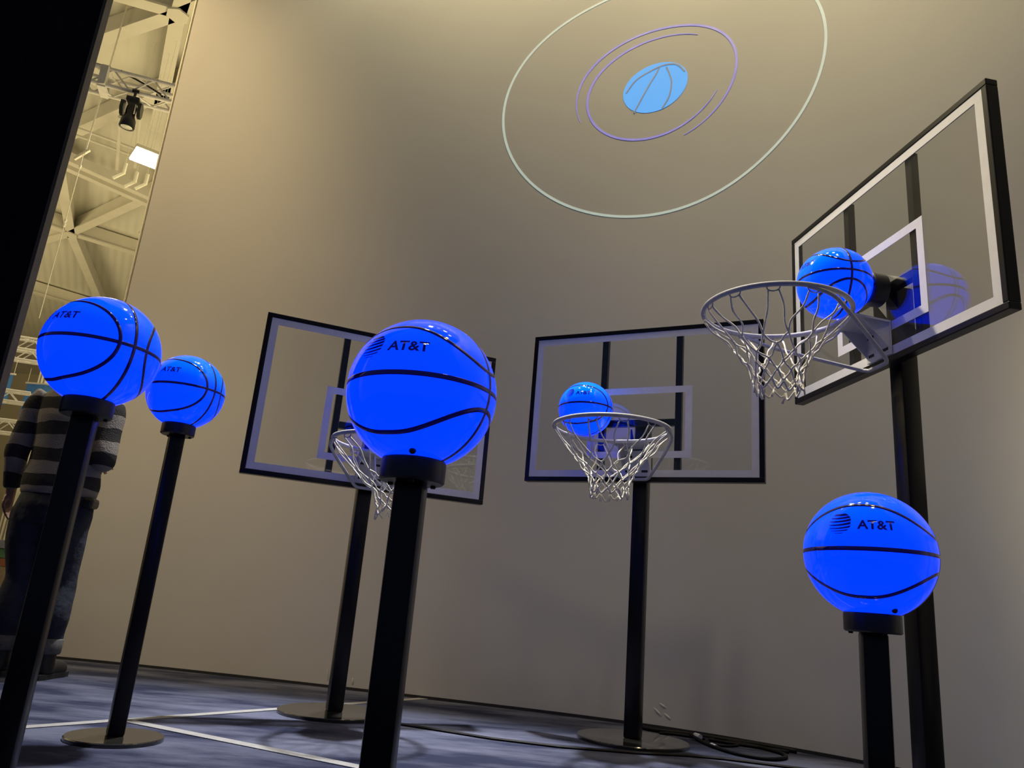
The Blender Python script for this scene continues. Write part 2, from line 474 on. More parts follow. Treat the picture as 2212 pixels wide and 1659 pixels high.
def text_mesh(body, height):
    cu = bpy.data.curves.new('lettering', 'FONT'); cu.body = body; cu.align_x = 'CENTER'; cu.align_y = 'CENTER'; cu.size = 1.0
    cu.resolution_u = 4; cu.offset = 0.030
    o = bpy.data.objects.new('lettering', cu); COL.objects.link(o)
    dg = bpy.context.evaluated_depsgraph_get(); dg.update()
    me = bpy.data.meshes.new_from_object(o.evaluated_get(dg))
    bpy.data.objects.remove(o)
    bm = bmesh.new(); bm.from_mesh(me)
    ys = [v.co.y for v in bm.verts]; xs = [v.co.x for v in bm.verts]
    k = height / (max(ys) - min(ys)); cx, cy = (max(xs) + min(xs)) / 2, (max(ys) + min(ys)) / 2
    for v in bm.verts: v.co = Vector(((v.co.x - cx) * k, (v.co.y - cy) * k, 0))
    return bm


def wrap(bm, R, az0, lat0, lift):
    step = 0.006
    for ax in (0, 1):
        lo = min(v.co[ax] for v in bm.verts); hi = max(v.co[ax] for v in bm.verts)
        c = lo + step
        while c < hi:
            no = Vector((0, 0, 0)); no[ax] = 1; co = Vector((0, 0, 0)); co[ax] = c
            bmesh.ops.bisect_plane(bm, geom=bm.verts[:] + bm.edges[:] + bm.faces[:], plane_co=co, plane_no=no)
            c += step
    for v in bm.verts:
        lat = lat0 + v.co.y / R; az = az0 + v.co.x / (R * math.cos(lat0))
        v.co = sph(az, lat, R * lift)
    return bm


def emblem_bm(rad):
    bm = bmesh.new()
    for yc, th, tilt in ((0.84, 0.30, 0.05), (0.50, 0.22, 0.08), (0.18, 0.21, 0.08), (-0.14, 0.20, 0.08), (-0.44, 0.15, 0.06), (-0.68, 0.10, 0.04), (-0.88, 0.07, 0.02)):
        row = []
        for k in range(25):
            x = -1 + 2 * k / 24
            y = yc + tilt * x - 0.12 * (1 - x * x) + 0.05
            t = 1.25 * th * (0.14 + 0.86 * (0.5 + 0.5 * x) ** 0.8)
            lim = math.sqrt(max(0, 1 - x * x))
            a, b = max(-lim, y - t / 2), min(lim, y + t / 2)
            if b - a > 0.01: row.append((x, a, b))
        vs = [(bm.verts.new((x * rad, a * rad, 0)), bm.verts.new((x * rad, b * rad, 0))) for x, a, b in row]
        for p, q in zip(vs, vs[1:]): bm.faces.new((p[0], q[0], q[1], p[1]))
    return bm


def build_ball(parent, R, loc, az, pattern, tilt=None, valve=None):
    bm = bmesh.new(); bmesh.ops.create_uvsphere(bm, u_segments=72, v_segments=40, radius=R)
    ball = obj('ball', bm, M_ball, parent, smooth=True)
    ball.location = loc; ball.rotation_euler = (tilt[0] if tilt else 0, tilt[1] if tilt else 0, az)
    ball['label'] = 'glowing blue globe printed as a basketball'
    w_ = 0.0085
    eq = [Vector((math.cos(2 * PI * k / 96), math.sin(2 * PI * k / 96), 0)) for k in range(96)]
    me_ = [Vector((math.cos(2 * PI * k / 96), 0, math.sin(2 * PI * k / 96))) for k in range(96)]
    for path in (eq, me_, loop_path(pattern, 1), loop_path(pattern, -1)):
        obj('seam', seam_ribbon(R, path, w_), M_seam, ball, smooth=True)
    lat = math.radians(21.5)
    o = obj('lettering', wrap(text_mesh('AT&T', 0.158 * R), R, math.radians(15), lat, 1.003), M_print, ball); o['label'] = 'AT&T lettering'
    o = obj('globe_emblem', wrap(emblem_bm(0.186 * R), R, math.radians(-18), lat + 0.03, 1.003), M_print, ball); o['label'] = 'striped globe emblem'
    if valve:
        bm = bmesh.new(); bmesh.ops.create_uvsphere(bm, u_segments=12, v_segments=8, radius=0.006)
        v = obj('valve', bm, M_slot, ball, smooth=True); v.location = sph(math.radians(valve[0]), math.radians(valve[1]), R * 0.999)
    return ball


RB = 0.13


def ball_stand(label, x, y, zc, az_view, pattern, pole_rz, base_r=0.145, valve=None):
    phi = math.atan2(x, y)
    t = thing('illuminated_ball_stand', label, 'lamp', (x, y, 0), 0, 'lit basketballs on black posts')
    rot = math.radians(az_view) - phi
    build_ball(t, RB, (0, 0, zc), rot, pattern, valve=valve)
    zb = zc - 0.116
    bm = bmesh.new()
    lathe(bm, [(0, zb - 0.040), (0.052, zb - 0.040), (0.0555, zb - 0.037), (0.0555, zb - 0.006), (0.054, zb - 0.001), (0.051, zb), (0.0, zb)], 48)
    col_ = obj('collar', bm, M_collar, t, smooth=True, angle=30)
    for k in range(3):
        bm = bmesh.new(); a = 0.6 + 2.1 * k
        lathe(bm, [(0, -0.003), (0.004, -0.003), (0.005, 0.0), (0.005, 0.002)], 12, Matrix.Translation((0.042 * math.cos(a), 0.042 * math.sin(a), zb - 0.041)))
        obj('screw', bm, M_black, col_)
    bm = bmesh.new(); box(bm, (0, 0, (zb - 0.038 + 0.012) / 2), (0.0505, 0.0505, zb - 0.038 - 0.012), rz=pole_rz, bevel=0.007)
    obj('pole', bm, M_black, t, smooth=True, angle=40)
    bm = bmesh.new(); lathe(bm, [(0, 0), (base_r, 0), (base_r, 0.010), (base_r - 0.003, 0.013), (0, 0.013)], 64)
    obj('base_plate', bm, M_plate, t, smooth=True, angle=30)
    return t


ball_stand('glowing blue basketball on black post in front of the person in striped sweater', -0.970, 1.742, 0.992, -61, 'front', math.radians(14))
ball_stand('smaller glowing blue basketball on slim black post with round base beside court line', -1.142, 2.640, 1.128, -46, 'front', math.radians(30))
ball_stand('largest glowing blue basketball on thick black post covering the tilted hoop behind it', -0.155, 1.300, 0.840, -30, 'top', math.radians(-4), valve=(26, -60))
ball_stand('low glowing blue basketball in front of the tallest hoop, logo facing forward', 0.776, 1.628, 0.663, -8, 'top', math.radians(-15), valve=(44, -58))

# ------------------------------------------------------------------ basketball hoops
BW, BH = 1.107, 0.734


def frame_rect(bm, x0, x1, z0, z1, wd, y0, y1):
    for a, b, c, d in ((x0, x1, z1 - wd, z1), (x0, x1, z0, z0 + wd), (x0, x0 + wd, z0 + wd, z1 - wd), (x1 - wd, x1, z0 + wd, z1 - wd)):
        box(bm, ((a + b) / 2, (y0 + y1) / 2, (c + d) / 2), (b - a, y1 - y0, d - c))


def net_bm(R, seed, skew=(0.0, 0.0), length=0.250):
    rnd = random.Random(seed); bm = bmesh.new(); N = 12
    zs = [0.0, -0.135, -0.180, -0.222, -0.262, -0.300]
    rs = [R * 0.985, 0.142, 0.112, 0.091, 0.079, 0.073]
    k_ = length / 0.300
    node = []
    for i, (z, r) in enumerate(zip(zs, rs)):
        row = []
        for j in range(N):
            a = 2 * PI * (j + (0.5 if i % 2 else 0)) / N + (rnd.uniform(-.05, .05) if i else 0)
            rr = r * (1 + (rnd.uniform(-.07, .07) if i else 0)); g = i / 5
            row.append(Vector((rr * math.cos(a) + skew[0] * g, rr * math.sin(a) + skew[1] * g, (z + (rnd.uniform(-.012, .012) if i else -0.012)) * k_)))
        node.append(row)

    def strand(a, b, r=0.0030):
        L = (b - a).length; m = (a + b) / 2; ax = Vector((m.x - skew[0], m.y - skew[1], 0)).normalized()
        w1 = Vector((rnd.uniform(-1, 1), rnd.uniform(-1, 1), rnd.uniform(-1, 0.4))) * L * 0.07
        w2 = Vector((rnd.uniform(-1, 1), rnd.uniform(-1, 1), rnd.uniform(-1, 0.4))) * L * 0.07
        p = catmull([a, a.lerp(b, .33) + w1 - ax * L * 0.03, a.lerp(b, .67) + w2 - ax * L * 0.03, b], 3)
        rr = [r * rnd.uniform(0.85, 1.25) for _ in p]
        tube(bm, p, rr, 6)
    for i in range(5):
        for j in range(N):
            b0 = node[i + 1][j]; b1 = node[i + 1][(j - 1) % N] if i % 2 == 0 else node[i + 1][(j + 1) % N]
            off = Vector((-math.sin(2 * PI * j / N), math.cos(2 * PI * j / N), 0)) * (0.016 if i == 0 else 0)
            strand(node[i][j] + off, b0); strand(node[i][j] - off, b1)
            if i: 
                M = Matrix.Translation(node[i][j]) @ Matrix.Rotation(rnd.uniform(0, 3), 4, 'X') @ Matrix.Diagonal((1, 1.3, 0.9, 1))
                bmesh.ops.create_icosphere(bm, subdivisions=1, radius=0.0055, matrix=M)
    for j in range(N):                                                     # loose bottom loops
        p = node[5][j]; q = node[5][(j + 1) % N]
        m = (p + q) / 2 + Vector((rnd.uniform(-.01, .01), rnd.uniform(-.01, .01), -rnd.uniform(.012, .034)))
        tube(bm, catmull([p, m, q], 4), 0.0034, 6)
        if rnd.random() < 0.6:
            e = p + Vector((rnd.uniform(-.012, .012), rnd.uniform(-.012, .012), -rnd.uniform(.02, .04)))
            tube(bm, [p, p.lerp(e, .5) + Vector((.003, 0, 0)), e], [0.004, 0.0038, 0.0046], 6)
    return bm


def hoop(label, x, y, a, zb, zr, ball_x, ball_z, ball_az, ball_pat, seed, base_r, skew=(0, 0), RBb=0.122):
    t = thing('basketball_hoop', label, 'hoop', (x, y, 0), a, 'three black framed basketball hoops')
    py = 0.085                                                             # post stands behind the board
    bm = bmesh.new(); lathe(bm, [(0, 0), (base_r, 0), (base_r, 0.011), (base_r - 0.003, 0.014), (0, 0.014)], 72, Matrix.Translation((0, py, 0)))
    obj('base_plate', bm, M_plate, t, smooth=True, angle=30)
    zt = zb + 0.29
    bm = bmesh.new(); box(bm, (0, py, (zt + 0.013) / 2), (0.066, 0.066, zt - 0.013), bevel=0.008)
    obj('pole', bm, M_black, t, smooth=True, angle=40)
    # frame: four black bars, 4 cm deep, around the clear board
    z0, z1, fw = zb, zb + BH, 0.022
    hx = BW / 2
    for c, s in (((0, 0.018, z1 - fw / 2), (BW, 0.040, fw)), ((0, 0.018, z0 + fw / 2), (BW, 0.040, fw)),
                 ((-hx + fw / 2, 0.018, (z0 + z1) / 2), (fw, 0.040, BH - 2 * fw)), ((hx - fw / 2, 0.018, (z0 + z1) / 2), (fw, 0.040, BH - 2 * fw))):
        bm = bmesh.new(); box(bm, c, s, bevel=0.003); obj('frame_bar', bm, M_black, t)
    bm = bmesh.new(); box(bm, (0, 0.005, (z0 + z1) / 2), (BW - 2 * fw, 0.006, BH - 2 * fw))
    obj('backboard', bm, M_glass, t)['label'] = 'clear acrylic board'
    bm = bmesh.new(); frame_rect(bm, -hx + fw, hx - fw, z0 + fw, z1 - fw, 0.031, 0.0005, 0.0018)
    obj('border_tape', bm, M_tape, t)['label'] = 'white border line'
    bm = bmesh.new(); frame_rect(bm, -0.244, 0.244, zb + 0.108, zb + 0.441, 0.031, 0.0005, 0.0018)
    obj('target_square', bm, M_tape, t)['label'] = 'white aiming rectangle'
    for sx in (-0.182, 0.178):
        bm = bmesh.new(); box(bm, (sx, 0.029, (z0 + z1) / 2), (0.030, 0.030, BH - 2 * fw - 0.002), bevel=0.003); obj('strut', bm, M_black, t)
    bm = bmesh.new(); box(bm, (0, 0.034, zb + 0.278), (0.330, 0.028, 0.032), bevel=0.003); obj('cross_bar', bm, M_black, t)
    for gz in (0.0,):
        bm = bmesh.new()                                                   # gusset plate between post head and board
        P = [(0.010, zb + 0.245), (0.115, zb + 0.13), (0.120, zb + 0.05), (0.010, zb + 0.03)]
        for sx in (-0.036, 0.036):
            f = [bm.verts.new((sx + dx, yy, zz)) for dx in (-0.003, 0.003) for yy, zz in P]
            bm.faces.new(f[:4]); bm.faces.new(f[4:])
            for k in range(4): bm.faces.new((f[k], f[(k + 1) % 4], f[4 + (k + 1) % 4], f[4 + k]))
        obj('gusset', bm, M_black, t)
    # rim
    Rr, yc = 0.2365, -0.379
    bm = bmesh.new(); tube(bm, [(Rr * math.cos(2 * PI * k / 72), yc + Rr * math.sin(2 * PI * k / 72), zr) for k in range(72)], 0.0088, 10, closed=True)
    rim = obj('rim', bm, M_rim, t, smooth=True)
    for k in range(12):
        an = 2 * PI * k / 12; c, s = math.cos(an), math.sin(an); bm = bmesh.new(); P = []
        for u in range(7):
            v = PI * u / 6
            P.append(((Rr - 0.004) * c - s * 0.020 * math.cos(v), yc + (Rr - 0.004) * s + c * 0.020 * math.cos(v), zr - 0.008 - 0.014 * math.sin(v)))
        tube(bm, P, 0.0022, 5); obj('net_hook', bm, M_rim, rim)
    # bracket
    br = None
    bm = bmesh.new(); box(bm, (0, -0.004, zb + 0.082), (0.132, 0.006, 0.118), bevel=0.002)
    br = obj('bracket', bm, M_steel, t)
    bm = bmesh.new()
    f0 = [bm.verts.new((xx, yy, zr + dz)) for dz in (-0.004, 0.003) for xx, yy in ((-0.066, -0.002), (0.066, -0.002), (0.085, yc + Rr - 0.015), (-0.085, yc + Rr - 0.015))]
    bm.faces.new(f0[:4]); bm.faces.new(f0[4:])
    for k in range(4): bm.faces.new((f0[k], f0[(k + 1) % 4], f0[4 + (k + 1) % 4], f0[4 + k]))
    obj('top_plate', bm, M_steel, br)
    for sx in (-1, 1):
        bm = bmesh.new()
        P = [(-0.007, zr), (-0.105, zr), (-0.007, zr - 0.095)]
        f = [bm.verts.new((sx * 0.062 + dx, yy, zz)) for dx in (-0.002, 0.002) for yy, zz in P]
        bm.faces.new(f[:3]); bm.faces.new(f[3:])
        for k in range(3): bm.faces.new((f[k], f[(k + 1) % 3], f[3 + (k + 1) % 3], f[3 + k]))
        obj('side_web', bm, M_steel, br)
    for sx in (-0.038, 0.038):
        for dz, wd in ((0.030, 0.034), (-0.036, 0.028)):
            bm = bmesh.new(); box(bm, (sx, -0.0075, zb + 0.082 + dz), (wd, 0.003, 0.010), bevel=0.001); obj('slot', bm, M_slot, br)
    # brace rod: one bent rod from rim side to rim side under the bracket
    P = [(Rr * 0.99, yc - 0.02, zr - 0.004), (Rr * 1.0, yc + 0.05, zr - 0.018), (Rr * 0.90, yc + 0.115, zr - 0.045), (0.085, -0.055, zr - 0.126), (0.055, -0.018, zr - 0.141), (0.03, -0.013, zr - 0.143)]
    P = catmull(P + [(-a_, b_, c_) for a_, b_, c_ in reversed(P)], 5)
    bm = bmesh.new(); tube(bm, P, 0.0070, 8); obj('brace_rod', bm, M_rim, t, smooth=True)
    o = obj('net', net_bm(Rr, seed, skew), M_net, t, smooth=True); o.location = (0, yc, zr - 0.010); o['label'] = 'white knotted cord net'
    # ball fixed to the board through a black collar
    phi = math.atan2(x, y)
    by = -0.058 - RBb * 0.95
    build_ball(t, RBb, (ball_x, by, zb + ball_z), math.radians(ball_az) - phi - a, ball_pat)
    bm = bmesh.new()
    lathe(bm, [(0, 0.0), (0.056, 0.0), (0.058, 0.002), (0.058, 0.052), (0.055, 0.056), (0.0, 0.056)], 40,
          Matrix.Translation((ball_x, -0.001, zb + ball_z)) @ Matrix.Rotation(PI / 2, 4, 'X'))
    obj('ball_collar', bm, M_collar, t, smooth=True, angle=30)
    return t


hoop('hoop with tilted board mostly hidden behind the largest blue ball', -0.6065, 3.470, 0.3645, 0.951, 1.096, 0.01, 0.30, -25, 'top', 11, 0.235, (0.05, 0.0))
hoop('middle hoop, clear board square on, blue ball at the left above its rim', 0.593, 3.4235, -0.4633, 1.082, 1.2335, -0.195, 0.298, -19, 'front', 5, 0.235)
hoop('tallest hoop, board turned sideways, blue ball mounted above its rim', 1.2364, 2.450, -1.419, 1.379, 1.517, 0.02, 0.266, -60, 'top', 23, 0.235, (0.01, 0.0))

# ------------------------------------------------------------------ cables at the foot of the wall
def cable(label, P, r, z=0.006, group=None):
    bm = bmesh.new()
    q = catmull([(p[0], p[1], r + (p[2] if len(p) > 2 else 0)) for p in P], 6)
    tube(bm, q, r, 7)
    return tag(obj('cable', bm, M_cable, smooth=True), label, 'cable', group)


G = 'cables at the foot of the wall'
cable('black cable bundled tight against the foot of the wall behind the middle hoop base', [(0.70, 3.93), (0.80, 3.83), (0.93, 3.80), (1.05, 3.735), (1.20, 3.66), (1.34, 3.55)], 0.010, group=G)
cable('short black cable tail lying just in front of the wall bundle', [(0.80, 3.765), (0.86, 3.78), (0.94, 3.745), (1.06, 3.66), (1.18, 3.60), (1.30, 3.53)], 0.007, group=G)
c3 = cable('black cable bent into an open loop on the carpet right of the middle hoop', [(0.93, 3.72, .012), (0.95, 3.64), (0.972, 3.50), (1.03, 3.36), (1.13, 3.30), (1.22, 3.36), (1.25, 3.47), (1.19, 3.60), (1.09, 3.70)], 0.008, group=G)
cable('small coiled black cable ring between wall bundle and open loop', [(0.985, 3.63), (1.00, 3.70), (1.07, 3.74), (1.13, 3.69), (1.10, 3.60), (1.03, 3.56), (0.975, 3.60), (0.985, 3.67)], 0.006, group=G)
bm = bmesh.new(); tube(bm, [(0.945, 3.70, 0.020), (0.957, 3.655, 0.020)], 0.011, 8); obj('pale_sleeve', bm, M_pale, c3)  # short pale sleeve around the loop cable
bm = bmesh.new(); tube(bm, [(0.970, 3.525, 0.009), (0.979, 3.485, 0.009)], 0.0095, 8); obj('pale_sleeve', bm, M_pale, c3)
bm = bmesh.new(); box(bm, (-0.07, 4.305, 0.012), (0.055, 0.03, 0.024), rz=-0.25, bevel=0.006)
tag(obj('cable_clip', bm, M_cable), 'small dark lump lying against the foot of the wall', 'clip')

# ------------------------------------------------------------------ person, seen from behind
def loft(bm, rings, n=20):
    """rings: (centre, half width x, half depth y, axis) or flat ones"""
    R = []
    for c, a, b, ax in rings:
        c = Vector(c); ax = Vector(ax).normalized(); sx = Vector((1, 0, 0)); sx = (sx - ax * sx.dot(ax)).normalized(); sy = ax.cross(sx)
        R.append([bm.verts.new(c + sx * a * math.cos(2 * PI * k / n) + sy * b * math.sin(2 * PI * k / n)) for k in range(n)])
    for A, B in zip(R, R[1:]):
        for k in range(n): bm.faces.new((A[k], A[(k + 1) % n], B[(k + 1) % n], B[k]))
    bm.faces.new(R[0]); bm.faces.new(R[-1])


def limb(bm, P, n=14):
    """P: list of (point, radius); smooth tapered limb"""
    pts = [Vector(p) for p, r in P]; rad = [r for p, r in P]
    q = catmull(pts, 5); rr = []
    for i in range(len(P) - 1):
        for k in range(5):
            t = k / 5; t = t * t * (3 - 2 * t); rr.append(rad[i] * (1 - t) + rad[i + 1] * t)
    rr.append(rad[-1]); tube(bm, q, rr, n)


def fused(name, bm, m, parent, voxel=0.010, smooth=6):
    me = bpy.data.meshes.new(name); bmesh.ops.recalc_face_normals(bm, faces=bm.faces); bm.to_mesh(me); bm.free()
    o = bpy.data.objects.new(name, me); COL.objects.link(o)
    r = o.modifiers.new('r', 'REMESH'); r.mode = 'VOXEL'; r.voxel_size = voxel
    s = o.modifiers.new('s', 'SMOOTH'); s.iterations = smooth; s.factor = 0.5
    dg = bpy.context.evaluated_depsgraph_get(); dg.update()
    m2 = bpy.data.meshes.new_from_object(o.evaluated_get(dg)); bpy.data.objects.remove(o)
    m2.name = name
    for p in m2.polygons: p.use_smooth = True
    return link(name, m2, m, parent)


PX, PY = -2.19, 3.85
person = thing('person', 'person seen from behind in grey striped sweater, rolled jeans and black boots', 'person', (PX, PY, 0), 0.0)
# local axes: +x is the photo's right, the back faces -y
SH_L, EL_L, WR_L = (-0.185, 0.0, 1.335), (-0.235, -0.02, 1.05), (-0.265, 0.06, 0.845)
SH_R, EL_R, WR_R = (0.170, 0.0, 1.335), (0.215, -0.05, 1.03), (0.120, 0.16, 1.04)
bm = bmesh.new()
loft(bm, [((0, 0.01, 0.78), .15, .10, (0, 0, 1)), ((0, 0.01, 0.95), .14, .095, (0, 0, 1)), ((0, 0.0, 1.15), .14, .095, (0, 0, 1)), ((0, 0.0, 1.32), .15, .085, (0, 0, 1)), ((0, 0, 1.39), .07, .06, (0, 0, 1))])
limb(bm, [((0, 0, 1.36), .056), ((0, 0.015, 1.44), .052), ((0, 0.025, 1.50), .054)])
loft(bm, [((0, .03, 1.455), .045, .05, (0, 0, 1)), ((0, .035, 1.49), .062, .075, (0, 0, 1)), ((0, .035, 1.54), .072, .090, (0, 0, 1)), ((0, .03, 1.60), .076, .096, (0, 0, 1)), ((0, .022, 1.645), .064, .080, (0, 0, 1)), ((0, .02, 1.675), .030, .038, (0, 0, 1))])
limb(bm, [((0, .122, 1.575), .010), ((0, .140, 1.545), .015), ((0, .128, 1.530), .012)])          # nose
for sx in (-1, 1):
    loft(bm, [((sx * .078, .03, 1.535), .008, .012, (0, 0, 1)), ((sx * .084, .025, 1.565), .011, .022, (0, 0, 1)), ((sx * .080, .025, 1.592), .007, .014, (0, 0, 1))], 10)   # ears
for s, e, wr in ((SH_L, EL_L, WR_L), (SH_R, EL_R, WR_R)):
    limb(bm, [(s, .050), (Vector(s).lerp(Vector(e), .5), .044), (e, .036), (Vector(e).lerp(Vector(wr), .5), .034), (wr, .025)])


def hand(bm, wr, d, side, curl):
    wr, d = Vector(wr), Vector(d).normalized(); side = Vector(side); side = (side - d * side.dot(d)).normalized(); nrm = d.cross(side)
    limb(bm, [(wr - d * .02, .024), (wr + d * .03, .026), (wr + d * .075, .025)])
    for k, (off, L) in enumerate(((-.026, .066), (-.009, .076), (.009, .072), (.025, .056))):
        b = wr + d * .07 + side * off
        limb(bm, [(b, .0095), (b + d * L * .4 + nrm * curl * .012, .0088), (b + d * L * .75 + nrm * curl * .032, .0080), (b + d * L * .85 + nrm * curl * .052, .0070)], 8)
    b = wr + d * .02 - side * .024
    limb(bm, [(b, .0115), (b + d * .03 - side * .022 + nrm * .008, .0105), (b + d * .058 - side * .026 + nrm * .018, .009)], 8)


hand(bm, WR_L, (-0.03, 0.05, -0.2), (0, 1, 0), 1)
hand(bm, WR_R, (-0.12, 0.20, 0.03), (0, 0, 1), 1)
for sx, fx in ((-1, -0.080), (1, 0.128)):
    hipx = 0.085 * sx
    limb(bm, [((hipx, 0.01, .80), .080), ((hipx * 1.1, 0.01, .62), .066), ((hipx * .6 + fx * .4 + .01, 0.02, .43), .050), ((fx, -0.01, .26), .046), ((fx, 0, .10), .034), ((fx, 0, .05), .034)])
body = fused('body', bm, M_skin, person, 0.0075, 4)
# eyes and mouth
for sx in (-1, 1):
    bm = bmesh.new(); bmesh.ops.create_uvsphere(bm, u_segments=10, v_segments=8, radius=0.011, matrix=Matrix.Translation((sx * .030, .112, 1.572)))
    obj('eye', bm, M_pale, person, smooth=True)
bm = bmesh.new(); tube(bm, [(-.022, .112, 1.508), (0, .122, 1.506), (.022, .112, 1.508)], .005, 6); obj('mouth', bm, mat('lips', (.3, .1, .09), .5, noise=(30, .1)), person)
# hair
bm = bmesh.new()
loft(bm, [((0, -.035, 1.42), .070, .045, (0, 0, 1)), ((0, -.025, 1.47), .085, .075, (0, 0, 1)), ((0, -.010, 1.55), .092, .095, (0, 0, 1)), ((0, .005, 1.61), .090, .102, (0, 0, 1)), ((0, .012, 1.66), .074, .088, (0, 0, 1)), ((0, .015, 1.692), .034, .042, (0, 0, 1))])
fused('hair', bm, M_hair, person, 0.009, 5)
# sweater: torso and both sleeves in one knitted piece
bm = bmesh.new()
loft(bm, [((0.005, 0.005, 0.835), .176, .128, (0, 0, 1)), ((0.005, 0.005, 0.90), .186, .134, (0, 0, 1)), ((0.005, 0, 1.00), .170, .122, (0, 0, 1)), ((0, -.004, 1.10), .162, .118, (0, 0, 1)), ((0, -.008, 1.22), .178, .120, (0, 0, 1)),
          ((0, -.004, 1.31), .186, .108, (0, 0, 1)), ((0, 0.0, 1.365), .150, .085, (0, 0, 1)), ((0, 0.004, 1.405), .075, .066, (0, 0, 1))], 28)
for s, e, wr, sx in ((SH_L, EL_L, WR_L, -1), (SH_R, EL_R, WR_R, 1)):
    s, e, wr = Vector(s), Vector(e), Vector(wr)
    limb(bm, [(s + Vector((-.03 * sx, 0, .0)), .068), (s.lerp(e, .22), .068), (s.lerp(e, .6), .060), (e, .056), (e.lerp(wr, .35), .050), (e.lerp(wr, .9), .040)])
fused('sweater', bm, M_knit, person, 0.010, 5)
# jeans with hip, two legs
bm = bmesh.new()
loft(bm, [((0.005, 0.005, 0.70), .172, .122, (0, 0, 1)), ((0.005, 0.0, 0.78), .182, .132, (0, 0, 1)), ((0.005, 0.005, 0.86), .165, .118, (0, 0, 1))], 28)
for sx, fx in ((-1, -0.080), (1, 0.128)):
    hipx = 0.092 * sx
    limb(bm, [((hipx, 0.0, .76), .098), ((hipx * 1.02, 0.0, .64), .092), ((hipx * .6 + fx * .4 + .01, 0.012, .44), .068), ((hipx * .5 + fx * .5 + .005, 0.012, .40), .072), ((fx, -.012, .29), .072), ((fx, 0, .19), .060), ((fx, 0, .165), .060)])
jeans = fused('jeans', bm, M_denim, person, 0.010, 3)
for fx in (-0.080, 0.128):
    bm = bmesh.new(); lathe(bm, [(.054, .115), (.058, .112), (.062, .120), (.064, .175), (.060, .181), (.052, .176)], 24, Matrix.Translation((fx, 0, 0)))
    obj('rolled_cuff', bm, M_cuff, jeans, smooth=True)
    bm = bmesh.new()
    limb(bm, [((fx, 0.005, .035), .050), ((fx, 0.0, .09), .048), ((fx, 0, .15), .050)])
    limb(bm, [((fx, -.035, .038), .040), ((fx, .05, .042), .042), ((fx + .004, .13, .036), .042), ((fx + .006, .165, .032), .030)])
    boot = fused('boot', bm, M_boot, person, 0.008, 3)
    bm = bmesh.new()
    O = [(-.036, -.07), (-.044, -.03), (-.036, .05), (-.046, .13), (-.03, .185), (0.006, .20), (.036, .18), (.046, .13), (.040, .05), (.044, -.03), (.034, -.07), (0, -.085)]
    lo = [bm.verts.new((fx + p[0], p[1], 0.0)) for p in O]; hi = [bm.verts.new((fx + p[0], p[1], 0.024)) for p in O]
    bm.faces.new(lo); bm.faces.new(hi)
    for k in range(len(O)): bm.faces.new((lo[k], lo[(k + 1) % len(O)], hi[(k + 1) % len(O)], hi[k]))
    obj('sole', bm, M_slot, boot)
# dark jacket corner tucked at the hip
bm = bmesh.new(); box(bm, (0.185, -0.02, 0.815), (0.05, 0.12, 0.05), rz=0.2, bevel=0.015); obj('pocket_flap', bm, M_boot, jeans)

# ------------------------------------------------------------------ the exhibition hall beyond the screen
ZR = 12.4
bm = bmesh.new(); box(bm, (-14, 26.5, ZR + 0.1), (56, 44, 0.2))
roof = struct('ceiling', bm, M_deck)
bm = bmesh.new(); box(bm, (-14, 48.6, 6.2), (56, 0.3, 12.6)); struct('wall_hall_far', bm, M_hallwall)
bm = bmesh.new(); box(bm, (-41.8, 26.5, 6.2), (0.3, 44, 12.6)); struct('wall_hall_left', bm, M_hallwall)


def beam(a, b, wd=0.30, ht=0.50, z=12.08):
    bm = bmesh.new(); bar(bm, (a[0], a[1], z - ht / 2), (b[0], b[1], z - ht / 2), wd, 0.05)                    # bottom flange
    bar(bm, (a[0], a[1], z), (b[0], b[1], z), 0.16, ht)                                                       # web
    obj('roof_beam', bm, M_beam, roof)


N1, N2 = (-7.63, 13.5), (-15.95, 24.93)
for a, b in ((N1, (-11.0, 15.15)), (N1, (-10.0, 18.0)), (N1, (-5.0, 12.1)), (N1, (-6.9, 12.3)), (N1, (-9.2, 13.0)),
             ((-13.2, 18.95), (-8.2, 15.75)), (N2, (-13.2, 18.95)), (N2, (-9.0, 19.6)), (N2, (-11.0, 28.6)), (N2, (-19.0, 21.9)), (N2, (-21.0, 28.0)), (N2, (-18.9, 33.5)),
             ((-23.0, 29.4), (-15.0, 37.0))):
    beam(a, b)
for c in (N1, N2):
    bm = bmesh.new(); lathe(bm, [(0, 11.76), (0.24, 11.76), (0.24, 11.80), (0, 11.80)], 6, Matrix.Translation((c[0], c[1], 0))); obj('node_plate', bm, M_beam, roof)
for k in range(2):
    bm = bmesh.new(); o_ = k * 0.45
    bar(bm, (-14.6 - o_ * 0.5, 17.5 + o_, 11.6), (-9.5 - o_ * 0.5, 23.4 + o_, 11.6), 0.22, 0.28); obj('roof_channel', bm, M_beam, roof)
for dy in (0.0, 0.5):
    bm = bmesh.new(); tube(bm, [(-13.0, 16.6 + dy, 11.4), (-8.6, 19.6 + dy, 11.4)], 0.035, 8); obj('ceiling_pipe', bm, M_beam, roof)
for q in ((-10.3, 16.8), (-9.7, 16.6)):
    bm = bmesh.new(); tube(bm, [(q[0], q[1], 11.4), (q[0] - 1.3, q[1] + 2.6, 11.4)], 0.05, 8); obj('ceiling_pipe', bm, M_beam, roof)


